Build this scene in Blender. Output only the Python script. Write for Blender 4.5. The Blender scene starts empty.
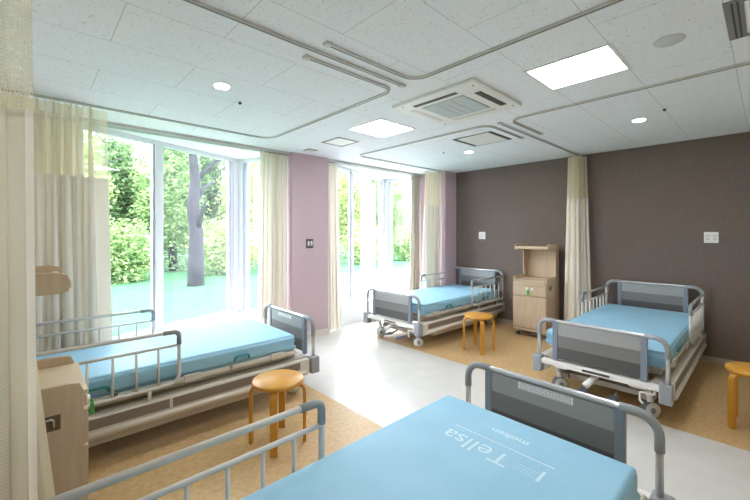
import bpy, bmesh, math, random
from mathutils import Vector, Matrix
random.seed(7)
S = bpy.context.scene
COL = S.collection
PI = math.pi
ZC = 2.526          # ceiling height
XB = 5.57           # brown wall
XW = -0.30          # head wall behind the camera
YB = -0.80          # wall opposite the windows

# ------------------------------------------------------------------ materials
def srgb(h):
    h = h.lstrip('#')
    v = [int(h[i:i+2], 16)/255 for i in (0, 2, 4)]
    return tuple(c/12.92 if c <= .04045 else ((c+.055)/1.055)**2.4 for c in v) + (1,)

def new_mat(name):
    m = bpy.data.materials.new(name); m.use_nodes = True
    nt = m.node_tree; nt.nodes.clear()
    out = nt.nodes.new('ShaderNodeOutputMaterial')
    return m, nt, out

def pbr(name, col, rough=.5, metal=0., spec=.5, noise=None, bump=None, stretch=None):
    """noise=(scale, colour2, amount)  bump=(scale, strength)"""
    m, nt, out = new_mat(name)
    b = nt.nodes.new('ShaderNodeBsdfPrincipled')
    b.inputs['Base Color'].default_value = srgb(col)
    b.inputs['Roughness'].default_value = rough
    b.inputs['Metallic'].default_value = metal
    b.inputs['Specular IOR Level'].default_value = spec
    nt.links.new(b.outputs[0], out.inputs[0])
    tc = nt.nodes.new('ShaderNodeTexCoord')
    src = tc.outputs['Object']
    if stretch:
        mp = nt.nodes.new('ShaderNodeMapping'); mp.inputs['Scale'].default_value = stretch
        nt.links.new(src, mp.inputs[0]); src = mp.outputs[0]
    if noise:
        n = nt.nodes.new('ShaderNodeTexNoise'); n.inputs['Scale'].default_value = noise[0]
        n.inputs['Detail'].default_value = 4
        nt.links.new(src, n.inputs['Vector'])
        r = nt.nodes.new('ShaderNodeMapRange'); r.inputs[1].default_value = .35; r.inputs[2].default_value = .65
        r.inputs[4].default_value = noise[2]
        nt.links.new(n.outputs[0], r.inputs[0])
        mx = nt.nodes.new('ShaderNodeMix'); mx.data_type = 'RGBA'
        mx.inputs[6].default_value = srgb(col); mx.inputs[7].default_value = srgb(noise[1])
        nt.links.new(r.outputs[0], mx.inputs[0]); nt.links.new(mx.outputs[2], b.inputs['Base Color'])
    if bump:
        n = nt.nodes.new('ShaderNodeTexNoise'); n.inputs['Scale'].default_value = bump[0]; n.inputs['Detail'].default_value = 3
        nt.links.new(src, n.inputs['Vector'])
        bp = nt.nodes.new('ShaderNodeBump'); bp.inputs['Strength'].default_value = bump[1]; bp.inputs['Distance'].default_value = .01
        nt.links.new(n.outputs[0], bp.inputs['Height']); nt.links.new(bp.outputs[0], b.inputs['Normal'])
    return m

def emit(name, col, strength):
    m, nt, out = new_mat(name)
    e = nt.nodes.new('ShaderNodeEmission'); e.inputs[0].default_value = srgb(col); e.inputs[1].default_value = strength
    nt.links.new(e.outputs[0], out.inputs[0])
    return m

def cloth(name, col, trans=.3, dots=False):
    m, nt, out = new_mat(name)
    d = nt.nodes.new('ShaderNodeBsdfDiffuse'); d.inputs[0].default_value = srgb(col)
    t = nt.nodes.new('ShaderNodeBsdfTranslucent'); t.inputs[0].default_value = srgb(col)
    mx = nt.nodes.new('ShaderNodeMixShader'); mx.inputs[0].default_value = trans
    nt.links.new(d.outputs[0], mx.inputs[1]); nt.links.new(t.outputs[0], mx.inputs[2]); nt.links.new(mx.outputs[0], out.inputs[0])
    if dots:
        uv = nt.nodes.new('ShaderNodeUVMap')
        mp = nt.nodes.new('ShaderNodeMapping'); mp.inputs['Scale'].default_value = (100, 100, 1); mp.inputs['Rotation'].default_value = (0, 0, PI/4)
        v = nt.nodes.new('ShaderNodeTexVoronoi'); v.inputs['Scale'].default_value = 1; v.inputs['Randomness'].default_value = 0
        cr = nt.nodes.new('ShaderNodeMapRange'); cr.inputs[1].default_value = .2; cr.inputs[2].default_value = .4
        c = nt.nodes.new('ShaderNodeMix'); c.data_type = 'RGBA'
        c.inputs[6].default_value = srgb('#ffffff'); c.inputs[7].default_value = srgb(col)
        nt.links.new(uv.outputs[0], mp.inputs[0]); nt.links.new(mp.outputs[0], v.inputs['Vector'])
        nt.links.new(v.outputs['Distance'], cr.inputs[0]); nt.links.new(cr.outputs[0], c.inputs[0])
        nt.links.new(c.outputs[2], d.inputs[0])
    return m

def net(name, col, cell=90., hole=.5):
    """woven net: a square grid of threads with open holes (UV in metres)"""
    m, nt, out = new_mat(name)
    d = nt.nodes.new('ShaderNodeBsdfDiffuse'); d.inputs[0].default_value = srgb(col)
    tl = nt.nodes.new('ShaderNodeBsdfTranslucent'); tl.inputs[0].default_value = srgb(col)
    dm = nt.nodes.new('ShaderNodeMixShader'); dm.inputs[0].default_value = .4
    tr = nt.nodes.new('ShaderNodeBsdfTransparent')
    mx = nt.nodes.new('ShaderNodeMixShader')
    uv = nt.nodes.new('ShaderNodeUVMap')
    sp = nt.nodes.new('ShaderNodeSeparateXYZ'); nt.links.new(uv.outputs[0], sp.inputs[0])
    hs = []
    for i in (0, 1):
        a = nt.nodes.new('ShaderNodeMath'); a.operation = 'MULTIPLY'; a.inputs[1].default_value = cell
        f = nt.nodes.new('ShaderNodeMath'); f.operation = 'FRACT'
        g = nt.nodes.new('ShaderNodeMath'); g.operation = 'LESS_THAN'; g.inputs[1].default_value = hole**.5
        nt.links.new(sp.outputs[i], a.inputs[0]); nt.links.new(a.outputs[0], f.inputs[0]); nt.links.new(f.outputs[0], g.inputs[0]); hs.append(g)
    mu = nt.nodes.new('ShaderNodeMath'); mu.operation = 'MULTIPLY'
    nt.links.new(hs[0].outputs[0], mu.inputs[0]); nt.links.new(hs[1].outputs[0], mu.inputs[1])
    nt.links.new(mu.outputs[0], mx.inputs[0])
    nt.links.new(d.outputs[0], dm.inputs[1]); nt.links.new(tl.outputs[0], dm.inputs[2])
    nt.links.new(dm.outputs[0], mx.inputs[1]); nt.links.new(tr.outputs[0], mx.inputs[2]); nt.links.new(mx.outputs[0], out.inputs[0])
    return m

def ceiling_mat():
    m, nt, out = new_mat('acoustic_board')
    b = nt.nodes.new('ShaderNodeBsdfPrincipled'); b.inputs['Roughness'].default_value = .9; b.inputs['Specular IOR Level'].default_value = .1
    nt.links.new(b.outputs[0], out.inputs[0])
    tc = nt.nodes.new('ShaderNodeTexCoord')
    mp = nt.nodes.new('ShaderNodeMapping'); mp.inputs['Location'].default_value = (-.778+.905*20, -.147+.4755*20, 0)
    nt.links.new(tc.outputs['Object'], mp.inputs[0])
    br = nt.nodes.new('ShaderNodeTexBrick')
    br.inputs['Scale'].default_value = 1; br.inputs['Brick Width'].default_value = .905; br.inputs['Row Height'].default_value = .4755
    br.inputs['Mortar Size'].default_value = .0013; br.inputs['Mortar Smooth'].default_value = 0
    br.inputs['Color1'].default_value = (0, 0, 0, 1); br.inputs['Color2'].default_value = (0, 0, 0, 1); br.inputs['Mortar'].default_value = (1, 1, 1, 1)
    nt.links.new(mp.outputs[0], br.inputs['Vector'])
    n = nt.nodes.new('ShaderNodeTexNoise'); n.inputs['Scale'].default_value = 75; n.inputs['Detail'].default_value = 2
    nt.links.new(tc.outputs['Object'], n.inputs['Vector'])
    r = nt.nodes.new('ShaderNodeMapRange'); r.inputs[1].default_value = .63; r.inputs[2].default_value = .72; r.inputs[4].default_value = .5
    nt.links.new(n.outputs[0], r.inputs[0])
    c1 = nt.nodes.new('ShaderNodeMix'); c1.data_type = 'RGBA'
    c1.inputs[6].default_value = srgb('#eef1f6'); c1.inputs[7].default_value = srgb('#9a9ea2')
    nt.links.new(r.outputs[0], c1.inputs[0])
    c2 = nt.nodes.new('ShaderNodeMix'); c2.data_type = 'RGBA'; c2.inputs[7].default_value = srgb('#a9adb2')
    nt.links.new(c1.outputs[2], c2.inputs[6]); nt.links.new(br.outputs['Color'], c2.inputs[0])
    nt.links.new(c2.outputs[2], b.inputs['Base Color'])
    return m

def glass_mat(name='clear_glass'):
    m, nt, out = new_mat(name)
    t = nt.nodes.new('ShaderNodeBsdfTransparent'); t.inputs[0].default_value = (.975, .975, .975, 1)
    g = nt.nodes.new('ShaderNodeBsdfGlossy'); g.inputs['Roughness'].default_value = .0
    lw = nt.nodes.new('ShaderNodeLayerWeight'); lw.inputs[0].default_value = .5
    pw = nt.nodes.new('ShaderNodeMath'); pw.operation = 'POWER'; pw.inputs[1].default_value = 5
    f = nt.nodes.new('ShaderNodeMath'); f.operation = 'MULTIPLY_ADD'; f.inputs[1].default_value = .8; f.inputs[2].default_value = .05
    nt.links.new(lw.outputs['Facing'], pw.inputs[0]); nt.links.new(pw.outputs[0], f.inputs[0])
    mx = nt.nodes.new('ShaderNodeMixShader')
    nt.links.new(f.outputs[0], mx.inputs[0]); nt.links.new(t.outputs[0], mx.inputs[1]); nt.links.new(g.outputs[0], mx.inputs[2])
    nt.links.new(mx.outputs[0], out.inputs[0])
    return m

def leaf_mat(name, c1, c2):
    m, nt, out = new_mat(name)
    tc = nt.nodes.new('ShaderNodeTexCoord')
    n = nt.nodes.new('ShaderNodeTexNoise'); n.inputs['Scale'].default_value = 2.2; n.inputs['Detail'].default_value = 3
    nt.links.new(tc.outputs['Object'], n.inputs['Vector'])
    r = nt.nodes.new('ShaderNodeMapRange'); r.inputs[1].default_value = .35; r.inputs[2].default_value = .65
    nt.links.new(n.outputs[0], r.inputs[0])
    c = nt.nodes.new('ShaderNodeMix'); c.data_type = 'RGBA'; c.inputs[6].default_value = srgb(c1); c.inputs[7].default_value = srgb(c2)
    nt.links.new(r.outputs[0], c.inputs[0])
    d = nt.nodes.new('ShaderNodeBsdfDiffuse'); t = nt.nodes.new('ShaderNodeBsdfTranslucent')
    mx = nt.nodes.new('ShaderNodeMixShader'); mx.inputs[0].default_value = .4
    nt.links.new(c.outputs[2], d.inputs[0]); nt.links.new(c.outputs[2], t.inputs[0])
    nt.links.new(d.outputs[0], mx.inputs[1]); nt.links.new(t.outputs[0], mx.inputs[2]); nt.links.new(mx.outputs[0], out.inputs[0])
    return m

M = dict(
    ceiling=ceiling_mat(),
    soffit=pbr('soffit_white', '#f2f3f3', .8, spec=.2),
    vinyl=pbr('pale_vinyl', '#d0cec8', .28, spec=.5, noise=(6, '#cac8c1', 1), bump=(60, .02)),
    tan=pbr('tan_vinyl', '#cdae80', .42, spec=.4, noise=(30, '#bf9d6c', 1), bump=(60, .03)),
    brown=pbr('brown_wallpaper', '#776a64', .75, spec=.25, noise=(120, '#6e625c', 1), bump=(160, .25), stretch=(1, 1, .25)),
    mauve=pbr('mauve_wallpaper', '#cfb7be', .75, spec=.2, noise=(90, '#cab2b9', 1), bump=(160, .15)),
    cream=pbr('cream_wall', '#e4dfd3', .8, spec=.2, bump=(120, .1)),
    base=pbr('baseboard_cream', '#d9d2c6', .5),
    basegrey=pbr('baseboard_grey', '#a59d95', .5),
    frame=pbr('window_aluminium', '#dfe3ea', .35, metal=.0, spec=.5),
    frame2=pbr('window_stile_grey', '#b9c0cc', .4, metal=.2),
    glass=glass_mat(),
    track=pbr('track_aluminium', '#c9c7c3', .5, metal=.0),
    slot=pbr('dark_slot', '#4a4b4b', .7),
    vent=pbr('vent_grey', '#8c8a86', .6),
    white=pbr('white_plastic', '#eceae6', .4),
    acwhite=pbr('ac_plastic', '#e7e6e2', .5),
    acflap=pbr('ac_flap', '#d2cec6', .5),
    speaker=pbr('speaker_cloth', '#ccd0d2', .7),
    grille=pbr('ac_grille', '#b9c2c4', .6),
    lamp=emit('lamp_diffuser', '#f3f5ff', 15),
    down=emit('downlight_lens', '#fff6e8', 120),
    trimwhite=pbr('lamp_trim', '#e0e0de', .5),
    mattress=pbr('blue_mattress', '#94c5e0', .5, spec=.4, noise=(5, '#9bcbe5', 1), bump=(9, .12)),
    teal=pbr('teal_strap', '#2f8f92', .6),
    print=pbr('white_print', '#cfe6f2', .6),
    steel=pbr('silver_tube', '#d3d5d9', .25, metal=.45),
    railpaint=pbr('rail_paint', '#dad8d5', .35, spec=.5),
    bluegrey=pbr('bluegrey_paint', '#7f8998', .4),
    cover=pbr('grey_plastic', '#979ba0', .5),
    band1=pbr('panel_light', '#9b9d9d', .45, noise=(3, '#a2a4a4', 1), stretch=(1, .3, 40)),
    band2=pbr('panel_mid', '#757676', .45, noise=(3, '#7b7c7c', 1), stretch=(1, .3, 40)),
    band3=pbr('panel_dark', '#525152', .45, noise=(3, '#585758', 1), stretch=(1, .3, 40)),
    beige=pbr('beige_steel', '#d8d3c9', .4),
    beige2=pbr('beige_steel_dark', '#b8b0a3', .5),
    strip=pbr('taupe_inset', '#857a72', .5),
    rubber=pbr('grey_rubber', '#77787b', .7),
    hub=pbr('white_hub', '#e6e6e4', .4),
    pedal=pbr('pedal_bluegrey', '#7c8799', .45),
    oak=pbr('pale_oak_laminate', '#c9b59c', .5, noise=(7, '#c0aa8f', 1), stretch=(6, 6, .5)),
    oakedge=pbr('oak_edge', '#d2bfa2', .45),
    recess=pbr('brass_recess', '#6b5a3c', .5),
    green=pbr('green_tag', '#3fae49', .5),
    paper=pbr('paper', '#f1f1ee', .7),
    ink=pbr('ink', '#8a97a3', .7),
    birch=pbr('honey_birch', '#d19a3c', .35, noise=(6, '#c48a2e', 1), stretch=(1, 1, .4)),
    chrome=pbr('chrome', '#c9c9c9', .2, metal=.9),
    shadedcloth=cloth('backlit_shade_curtain', '#c9c1b4', .1),  # grey of the backlit shade put into the cloth colour
    cloth=cloth('cream_curtain', '#f1ebe1', .3),
    bedcloth=cloth('bed_curtain', '#f0e9dc', .12),
    dotcloth=cloth('dotted_curtain', '#f5eddc', .2, dots=True),
    net=net('curtain_net', '#f0e8d2', 150, .36),
    net_plain=cloth('curtain_lining', '#f6efd8', .3),
    netbig=net('curtain_net_coarse', '#f3ead0', 75, .42),
    screen=net('insect_screen', '#6a727a', 70, .78),
    lawn=pbr('lawn_green', '#447050', .9, spec=.1, noise=(3, '#3c6547', 1)),
    ground=pbr('pale_ground', '#e2e2de', .8, noise=(2, '#d6d7d5', 1)),
    bark=pbr('bark', '#34323a', .9, noise=(6, '#28262c', 1), stretch=(1, 1, .3)),
    leafA=leaf_mat('leaf_bright', '#8aa262', '#b6c592'),
    leafB=leaf_mat('leaf_mid', '#6c8a58', '#9ab07c'),
    leafC=leaf_mat('leaf_dark', '#5a7852', '#80996e'),
    wood_door=pbr('door_wood', '#b59b78', .5),
)

# ------------------------------------------------------------------ mesh helpers
class MB:
    """collects shapes; build() links them as ONE mesh object"""
    def __init__(self): self.bm = bmesh.new(); self.mats = []
    def mi(self, m):
        if m not in self.mats: self.mats.append(m)
        return self.mats.index(m)
    def merge(self, bm2, mat, smooth=False, mtx=None):
        i = self.mi(mat); vm = {}
        for v in bm2.verts: vm[v] = self.bm.verts.new(mtx @ v.co if mtx else v.co)
        for f in bm2.faces:
            try:
                g = self.bm.faces.new([vm[v] for v in f.verts]); g.material_index = i; g.smooth = smooth
            except ValueError: pass
        bm2.free(); return self
    def box(self, x0, x1, y0, y1, z0, z1, mat, r=0, mtx=None, seg=2):
        b = bmesh.new(); bmesh.ops.create_cube(b, size=1)
        for v in b.verts:
            v.co = Vector(((x0+x1)/2+v.co.x*(x1-x0), (y0+y1)/2+v.co.y*(y1-y0), (z0+z1)/2+v.co.z*(z1-z0)))
        if r: bmesh.ops.bevel(b, geom=b.edges[:], offset=r, segments=seg, profile=.6, affect='EDGES')
        bmesh.ops.recalc_face_normals(b, faces=b.faces[:])
        return self.merge(b, mat, bool(r) and seg > 2, mtx)
    def tube(self, path, r, mat, seg=10, radii=None):
        b = bmesh.new(); P = [Vector(p) for p in path]; rings = []
        up = None
        for i, p in enumerate(P):
            t = (P[min(i+1, len(P)-1)]-P[max(i-1, 0)]).normalized()
            if up is None:
                a = Vector((0, 0, 1)) if abs(t.z) < .9 else Vector((1, 0, 0))
                up = (a - t*a.dot(t)).normalized()
            else: up = (up - t*up.dot(t)).normalized()
            s = t.cross(up); rr = radii[i] if radii else r
            rings.append([b.verts.new(p + (up*math.cos(2*PI*k/seg)+s*math.sin(2*PI*k/seg))*rr) for k in range(seg)])
        for a, c in zip(rings, rings[1:]):
            for k in range(seg): b.faces.new((a[k], a[(k+1) % seg], c[(k+1) % seg], c[k]))
        b.faces.new(rings[0][::-1]); b.faces.new(rings[-1])
        bmesh.ops.recalc_face_normals(b, faces=b.faces[:])
        return self.merge(b, mat, True)
    def cyl(self, p0, p1, r, mat, seg=20, r2=None):
        return self.tube([p0, p1], r, mat, seg, [r, r if r2 is None else r2])
    def lathe(self, prof, mat, c=(0, 0, 0), seg=32, smooth=True):
        b = bmesh.new(); rings = []
        for (r, z) in prof:
            rings.append([b.verts.new((c[0]+max(r, .0005)*math.cos(2*PI*k/seg), c[1]+max(r, .0005)*math.sin(2*PI*k/seg), c[2]+z)) for k in range(seg)])
        for a, d in zip(rings, rings[1:]):
            for k in range(seg): b.faces.new((a[k], a[(k+1) % seg], d[(k+1) % seg], d[k]))
        b.faces.new(rings[0][::-1]); b.faces.new(rings[-1])
        bmesh.ops.recalc_face_normals(b, faces=b.faces[:])
        return self.merge(b, mat, smooth)
    def prism(self, pts, axis, a0, a1, mat, r=0):
        """pts: 2D outline; axis 'x': pts=(y,z), 'y': (x,z), 'z': (x,y)"""
        def P(p, a): return {'x': (a, p[0], p[1]), 'y': (p[0], a, p[1]), 'z': (p[0], p[1], a)}[axis]
        b = bmesh.new()
        A = [b.verts.new(P(p, a0)) for p in pts]; B = [b.verts.new(P(p, a1)) for p in pts]
        n = len(pts); b.faces.new(A); b.faces.new(B[::-1])
        for i in range(n): b.faces.new((A[i], B[i], B[(i+1) % n], A[(i+1) % n]))
        bmesh.ops.recalc_face_normals(b, faces=b.faces[:])
        if r: bmesh.ops.bevel(b, geom=b.edges[:], offset=r, segments=2, profile=.6, affect='EDGES')
        return self.merge(b, mat)
    def quad(self, pts, mat):
        b = bmesh.new(); b.faces.new([b.verts.new(p) for p in pts]); return self.merge(b, mat)
    def ribbon(self, path, w, z0, z1, mat, lip=None):
        """rectangular section swept along a flat path (x,y)"""
        b = bmesh.new(); P = [Vector((p[0], p[1])) for p in path]; rings = []
        for i, p in enumerate(P):
            t = (P[min(i+1, len(P)-1)]-P[max(i-1, 0)]).normalized(); n = Vector((-t.y, t.x))*w/2
            a, c = p+n, p-n
            rings.append([b.verts.new((*a, z0)), b.verts.new((*a, z1)), b.verts.new((*c, z1)), b.verts.new((*c, z0))])
        for a, c in zip(rings, rings[1:]):
            for k in range(4): b.faces.new((a[k], a[(k+1) % 4], c[(k+1) % 4], c[k]))
        b.faces.new(rings[0][::-1]); b.faces.new(rings[-1])
        bmesh.ops.recalc_face_normals(b, faces=b.faces[:])
        return self.merge(b, mat)
    def mesh(self, name):
        me = bpy.data.meshes.new(name); self.bm.to_mesh(me); self.bm.free()
        for m in self.mats: me.materials.append(m)
        return me
    def build(self, name, parent=None, **kw):
        o = bpy.data.objects.new(name, self.mesh(name)); COL.objects.link(o)
        if parent: o.parent = parent
        return tag(o, **kw)

def tag(o, label=None, cat=None, group=None, kind=None):
    if label: o['label'] = label
    if cat: o['category'] = cat
    if group: o['group'] = group
    if kind: o['kind'] = kind
    return o

def thing(name, label, cat, loc=(0, 0, 0), rz=0, group=None):
    o = bpy.data.objects.new(name, None); COL.objects.link(o)
    o.location = loc; o.rotation_euler = (0, 0, rz); o.empty_display_size = .1
    return tag(o, label, cat, group)

def child(parent, name, me, loc=None):
    o = bpy.data.objects.new(name, me); COL.objects.link(o); o.parent = parent
    if loc: o.location = loc
    return o

def copy_tree(o, parent=None):
    c = o.copy(); COL.objects.link(c); c.parent = parent
    for ch in o.children: copy_tree(ch, c)
    return c

def rounded(pts, r, n=6):
    """round the inner corners of a polyline (any dimension)"""
    P = [Vector(p) for p in pts]; out = [P[0]]
    for i in range(1, len(P)-1):
        a, b, c = P[i-1], P[i], P[i+1]
        rr = r[i-1] if isinstance(r, (list, tuple)) else r
        d1, d2 = (a-b).normalized(), (c-b).normalized()
        ang = d1.angle(d2); t = min(rr/math.tan(ang/2), (a-b).length*.95, (c-b).length*.95)
        p, q = b+d1*t, b+d2*t
        for k in range(n+1):
            s = k/n
            # quadratic through corner is close enough to an arc when weighted
            w = .75
            den = (1-s)**2+2*w*s*(1-s)+s*s
            out.append((p*(1-s)**2+b*(2*w*s*(1-s))+q*s*s)/den)
    out.append(P[-1]); return out

# ------------------------------------------------------------------ the room
def struct(mb, name): return mb.build(name, kind='structure')

b = MB(); b.quad([(XW, YB, 0), (XB, YB, 0), (XB, 4.62, 0), (XW, 4.62, 0)], M['vinyl']); b.box(XW, XB, YB, 4.62, -.1, -.001, M['vinyl']); struct(b, 'floor')
b = MB(); b.box(XW, 1.92, YB, 3.95, -.0005, .0015, M['tan']); struct(b, 'floor_left')
b = MB(); b.box(3.487, XB, YB, 3.83, -.0005, .0015, M['tan']); struct(b, 'floor_right')
b = MB(); b.box(XW, XB, YB, 4.62, ZC, ZC+.1, M['ceiling']); struct(b, 'ceiling')
b = MB(); b.box(XB, XB+.15, YB-.15, 4.75, 0, ZC, M['brown']); struct(b, 'wall_right')
b = MB(); b.box(XW-.15, XW, YB-.15, 4.75, 0, ZC, M['cream']); struct(b, 'wall_left')
b = MB(); b.box(XW, XB, YB-.15, YB, 0, ZC, M['cream']); struct(b, 'wall_back')
# mauve pillar between the bays and mauve column in the far corner
b = MB(); b.box(2.525, 3.12, 4.32, 4.75, 0, ZC, M['mauve']); struct(b, 'wall_front')
b = MB(); b.box(5.25, XB, 3.83, 4.62, 0, ZC, M['mauve']); struct(b, 'wall_corner')
b = MB(); b.box(XW, .33, 4.6, 4.75, 0, ZC, M['cream']); struct(b, 'wall_far')
b = MB(); b.box(2.5, 3.13, 4.308, 4.32, 0, .09, M['base']); struct(b, 'baseboard_front')
b = MB(); b.box(XB-.012, XB, YB, 3.83, 0, .065, M['basegrey']); struct(b, 'baseboard_right')
b = MB(); b.box(5.25, XB-.012, 3.818, 3.83, 0, .065, M['basegrey']); b.box(5.238, 5.25, 3.818, 4.6, 0, .065, M['basegrey']); struct(b, 'baseboard_corner')
b = MB(); b.box(XW, XW+.012, YB, 4.6, 0, .065, M['basegrey']); struct(b, 'baseboard_left')
# door in the wall opposite the windows
b = MB(); b.box(2.05, 3.2, YB, YB+.03, 0, 2.05, M['wood_door'], .004); d = struct(b, 'door_1')
b = MB(); b.cyl((2.2, YB+.06, .8), (2.2, YB+.06, 1.2), .012, M['chrome']); b.build('door_handle', d)

# slanted bays: apex, direction of the wide pane, direction of the return pane
G = Vector((math.cos(math.radians(21)), math.sin(math.radians(21)), 0)); R_ = Vector((G.y, -G.x, 0))
SILL = .30
def bay(n, ax, ay, mull, screen):
    A = Vector((ax, ay, 0))
    def P(t, off=0, z=0): q = A - G*t + R_*off; return Vector((q.x, q.y, z))     # along the wide pane
    def Q(t, off=0, z=0): q = A + R_*t - G*off; return Vector((q.x, q.y, z))     # along the return pane
    tW = (ay-4.6)/G.y; tR = (ay-4.6)/(-R_.y)
    w0, r0 = P(tW), Q(tR)
    # low wall with its ledge, and the smooth soffit over the bay
    b = MB(); b.prism([(w0.x, 4.6), (r0.x, 4.6), (A.x+.02, A.y+.03), ], 'z', -.1, SILL, M['soffit']); struct(b, 'trim_%d' % (2*n-1))
    b = MB(); b.prism([(w0.x-.1, 4.6), (r0.x+.1, 4.6), (A.x+.05, A.y+.1)], 'z', ZC, ZC+.1, M['soffit']); struct(b, 'trim_%d' % (2*n))
    f = MB()
    mw = Matrix(((-G.x, R_.x, 0, A.x), (-G.y, R_.y, 0, A.y), (0, 0, 1, 0), (0, 0, 0, 1)))   # local x along pane, y into the room
    mr = Matrix(((R_.x, -G.x, 0, A.x), (R_.y, -G.y, 0, A.y), (0, 0, 1, 0), (0, 0, 0, 1)))
    z0, z1 = SILL, ZC
    f.box(-.02, tW+.1, -.03, .03, z1-.055, z1, M['frame'], mtx=mw); f.box(-.02, tW+.1, -.035, .035, z0-.01, z0+.045, M['frame'], mtx=mw)
    f.box(mull-.04, mull+.04, -.03, .035, z0, z1, M['frame'], .004, mtx=mw)
    f.box(tW-.03, tW+.1, -.03, .03, z0, z1, M['frame'], mtx=mw)
    f.box(0, tR+.1, -.03, .03, z1-.055, z1, M['frame'], mtx=mr); f.box(0, tR+.1, -.035, .035, z0-.01, z0+.045, M['frame'], mtx=mr)
    f.box(tR-.04, tR+.1, -.03, .03, z0, z1, M['frame'], mtx=mr)
    w = f.build('window_%d' % n, kind='structure')
    b = MB(); b.box(-.04, .14, -.03, .03, z0, z1, M['frame'], .004, mtx=mw); b.box(-.03, .1, -.02, .05, z0, z1, M['frame'], .004, mtx=mr); b.build('corner_post', w)
    b = MB(); b.box(.14, .2, -.025, .025, z0+.03, z1-.04, M['frame2'], .003, mtx=mw); b.box(.2, .235, -.02, .015, z0+.03, z1-.04, M['frame'], .003, mtx=mw); b.build('stile', w)
    b = MB(); b.box(mull+.04, mull+.065, -.02, .02, z0+.03, z1-.04, M['frame2'], .003, mtx=mw); b.box(mull-.065, mull-.04, -.02, .02, z0+.03, z1-.04, M['frame'], .003, mtx=mw); b.build('stile', w)
    b = MB(); b.box(.1, .15, -.02, .025, z0+.03, z1-.04, M['frame2'], .003, mtx=mr); b.box(.15, .18, -.02, .02, z0+.03, z1-.04, M['frame'], .003, mtx=mr); b.build('stile', w)
    for (t0, t1, mm) in ((.235, mull-.065, mw), (mull+.065, tW-.03, mw), (.18, tR-.04, mr)):
        b = MB(); b.quad([mm @ Vector(p) for p in ((t0-.01, 0, z0+.03), (t1+.01, 0, z0+.03), (t1+.01, 0, z1-.04), (t0-.01, 0, z1-.04))], M['glass']); b.build('glass_pane', w)
    if screen:
        sc = MB(); t0, t1 = .235, mull-.065
        sc.quad([mw @ Vector(p) for p in ((t0, -.02, z0+.04), (t1, -.02, z0+.04), (t1, -.02, z1-.05), (t0, -.02, z1-.05))], M['screen'])
        o = sc.build('insect_screen', w)
        uv = o.data.uv_layers.new(name='UVMap')
        for lp, c in zip(o.data.loops, ((0, 0), (t1-t0, 0), (t1-t0, z1-z0), (0, z1-z0))): uv.data[lp.index].uv = c
    return w
bay(1, 2.255, 5.34, 1.262, True)
bay(2, 5.2, 5.3, 1.342, False)

# ------------------------------------------------------------------ ceiling fittings
def ceiling_light(x0, x1, y0, y1, label):
    t = thing('ceiling_light', label, 'ceiling light', ((x0+x1)/2, (y0+y1)/2, ZC), group='square recessed ceiling lights')
    hx, hy = (x1-x0)/2, (y1-y0)/2
    b = MB()
    for a in ((-hx-.02, hx+.02, -hy-.02, -hy), (-hx-.02, hx+.02, hy, hy+.02), (-hx-.02, -hx, -hy, hy), (hx, hx+.02, -hy, hy)): b.box(*a, -.006, 0, M['trimwhite'])
    b.build('trim_frame', t)
    b = MB(); b.box(-hx, hx, -hy, hy, -.004, 0, M['lamp']); b.build('diffuser', t)
ceiling_light(2.413, 2.84, .63, 1.098, 'large bright square ceiling light on the right, between curtain track and air conditioner')
ceiling_light(2.41, 2.88, 2.503, 2.96, 'bright square ceiling light nearer the windows, behind the air conditioner')

for x, y, l in ((1.02, 2.733, 'small round downlight over the left bed by the wide window'), (4.229, .845, 'small round downlight over the right bed by the brown wall'),
                (4.247, 2.722, 'small round downlight over the far bed, near the square air diffuser'),
                (1.02, .845, 'small round downlight over the foreground bed')):
    t = thing('downlight', l, 'downlight', (x, y, ZC), group='round downlights in the ceiling')
    b = MB(); b.lathe([(.048, 0), (.06, -.006), (.06, -.001), (.06, 0)], M['trimwhite']); b.build('trim_ring', t)
    b = MB(); b.lathe([(.0, -.004), (.047, -.0065), (.047, -.001)], M['down']); b.build('lens', t)

for x, y, l in ((1.256, 2.973, 'tiny dark ceiling sensor beside the downlight over the left bed'), (4.016, .619, 'tiny dark ceiling sensor beside the downlight over the right bed'),
                (4.027, 2.97, 'tiny dark ceiling sensor beside the downlight over the far bed')):
    b = MB(); b.lathe([(.012, 0), (.012, -.012), (.006, -.018), (0, -.018)], M['slot'], seg=16)
    o = b.build('ceiling_sensor', label=l, cat='sensor', group='small ceiling sensors'); o.location = (x, y, ZC)
b = MB(); b.lathe([(.02, 0), (.02, -.008), (.014, -.014), (0, -.015)], M['white'], seg=20)
o = b.build('soffit_sensor', label='tiny white button sensor on the white soffit above the left window', cat='sensor'); o.location = (1.973, 4.608, ZC)

# access panel by the pillar
t = thing('ceiling_hatch', 'small square grey framed ceiling hatch near the mauve pillar', 'ceiling hatch', (2.664, 3.455, ZC))
b = MB()
for a in ((-.155, .155, -.165, -.14), (-.155, .155, .14, .165), (-.155, -.13, -.14, .14), (.13, .155, -.14, .14)): b.box(*a, -.007, 0, M['vent'])
b.build('frame', t); b = MB(); b.box(-.128, .128, -.138, .138, -.005, 0, M['acwhite']); b.build('panel', t)
# small grille at the pillar
t = thing('small_vent', 'tiny grey grille in the ceiling right in front of the mauve pillar', 'vent', (2.65, 4.065, ZC))
b = MB(); b.box(-.07, .07, -.07, .07, -.006, 0, M['vent']); b.build('frame', t)
for k in range(3):
    b = MB(); b.box(-.06, .06, -.05+k*.04, -.03+k*.04, -.011, -.006, M['white']); b.build('slat', t)
# speaker
t = thing('ceiling_speaker', 'flat round grey speaker disc in the ceiling at the upper right', 'ceiling speaker', (2.605, .38, ZC))
b = MB(); b.lathe([(0, -.006), (.068, -.006), (.072, -.003), (.072, 0)], M['speaker'], seg=40); b.build('grille', t)
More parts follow.
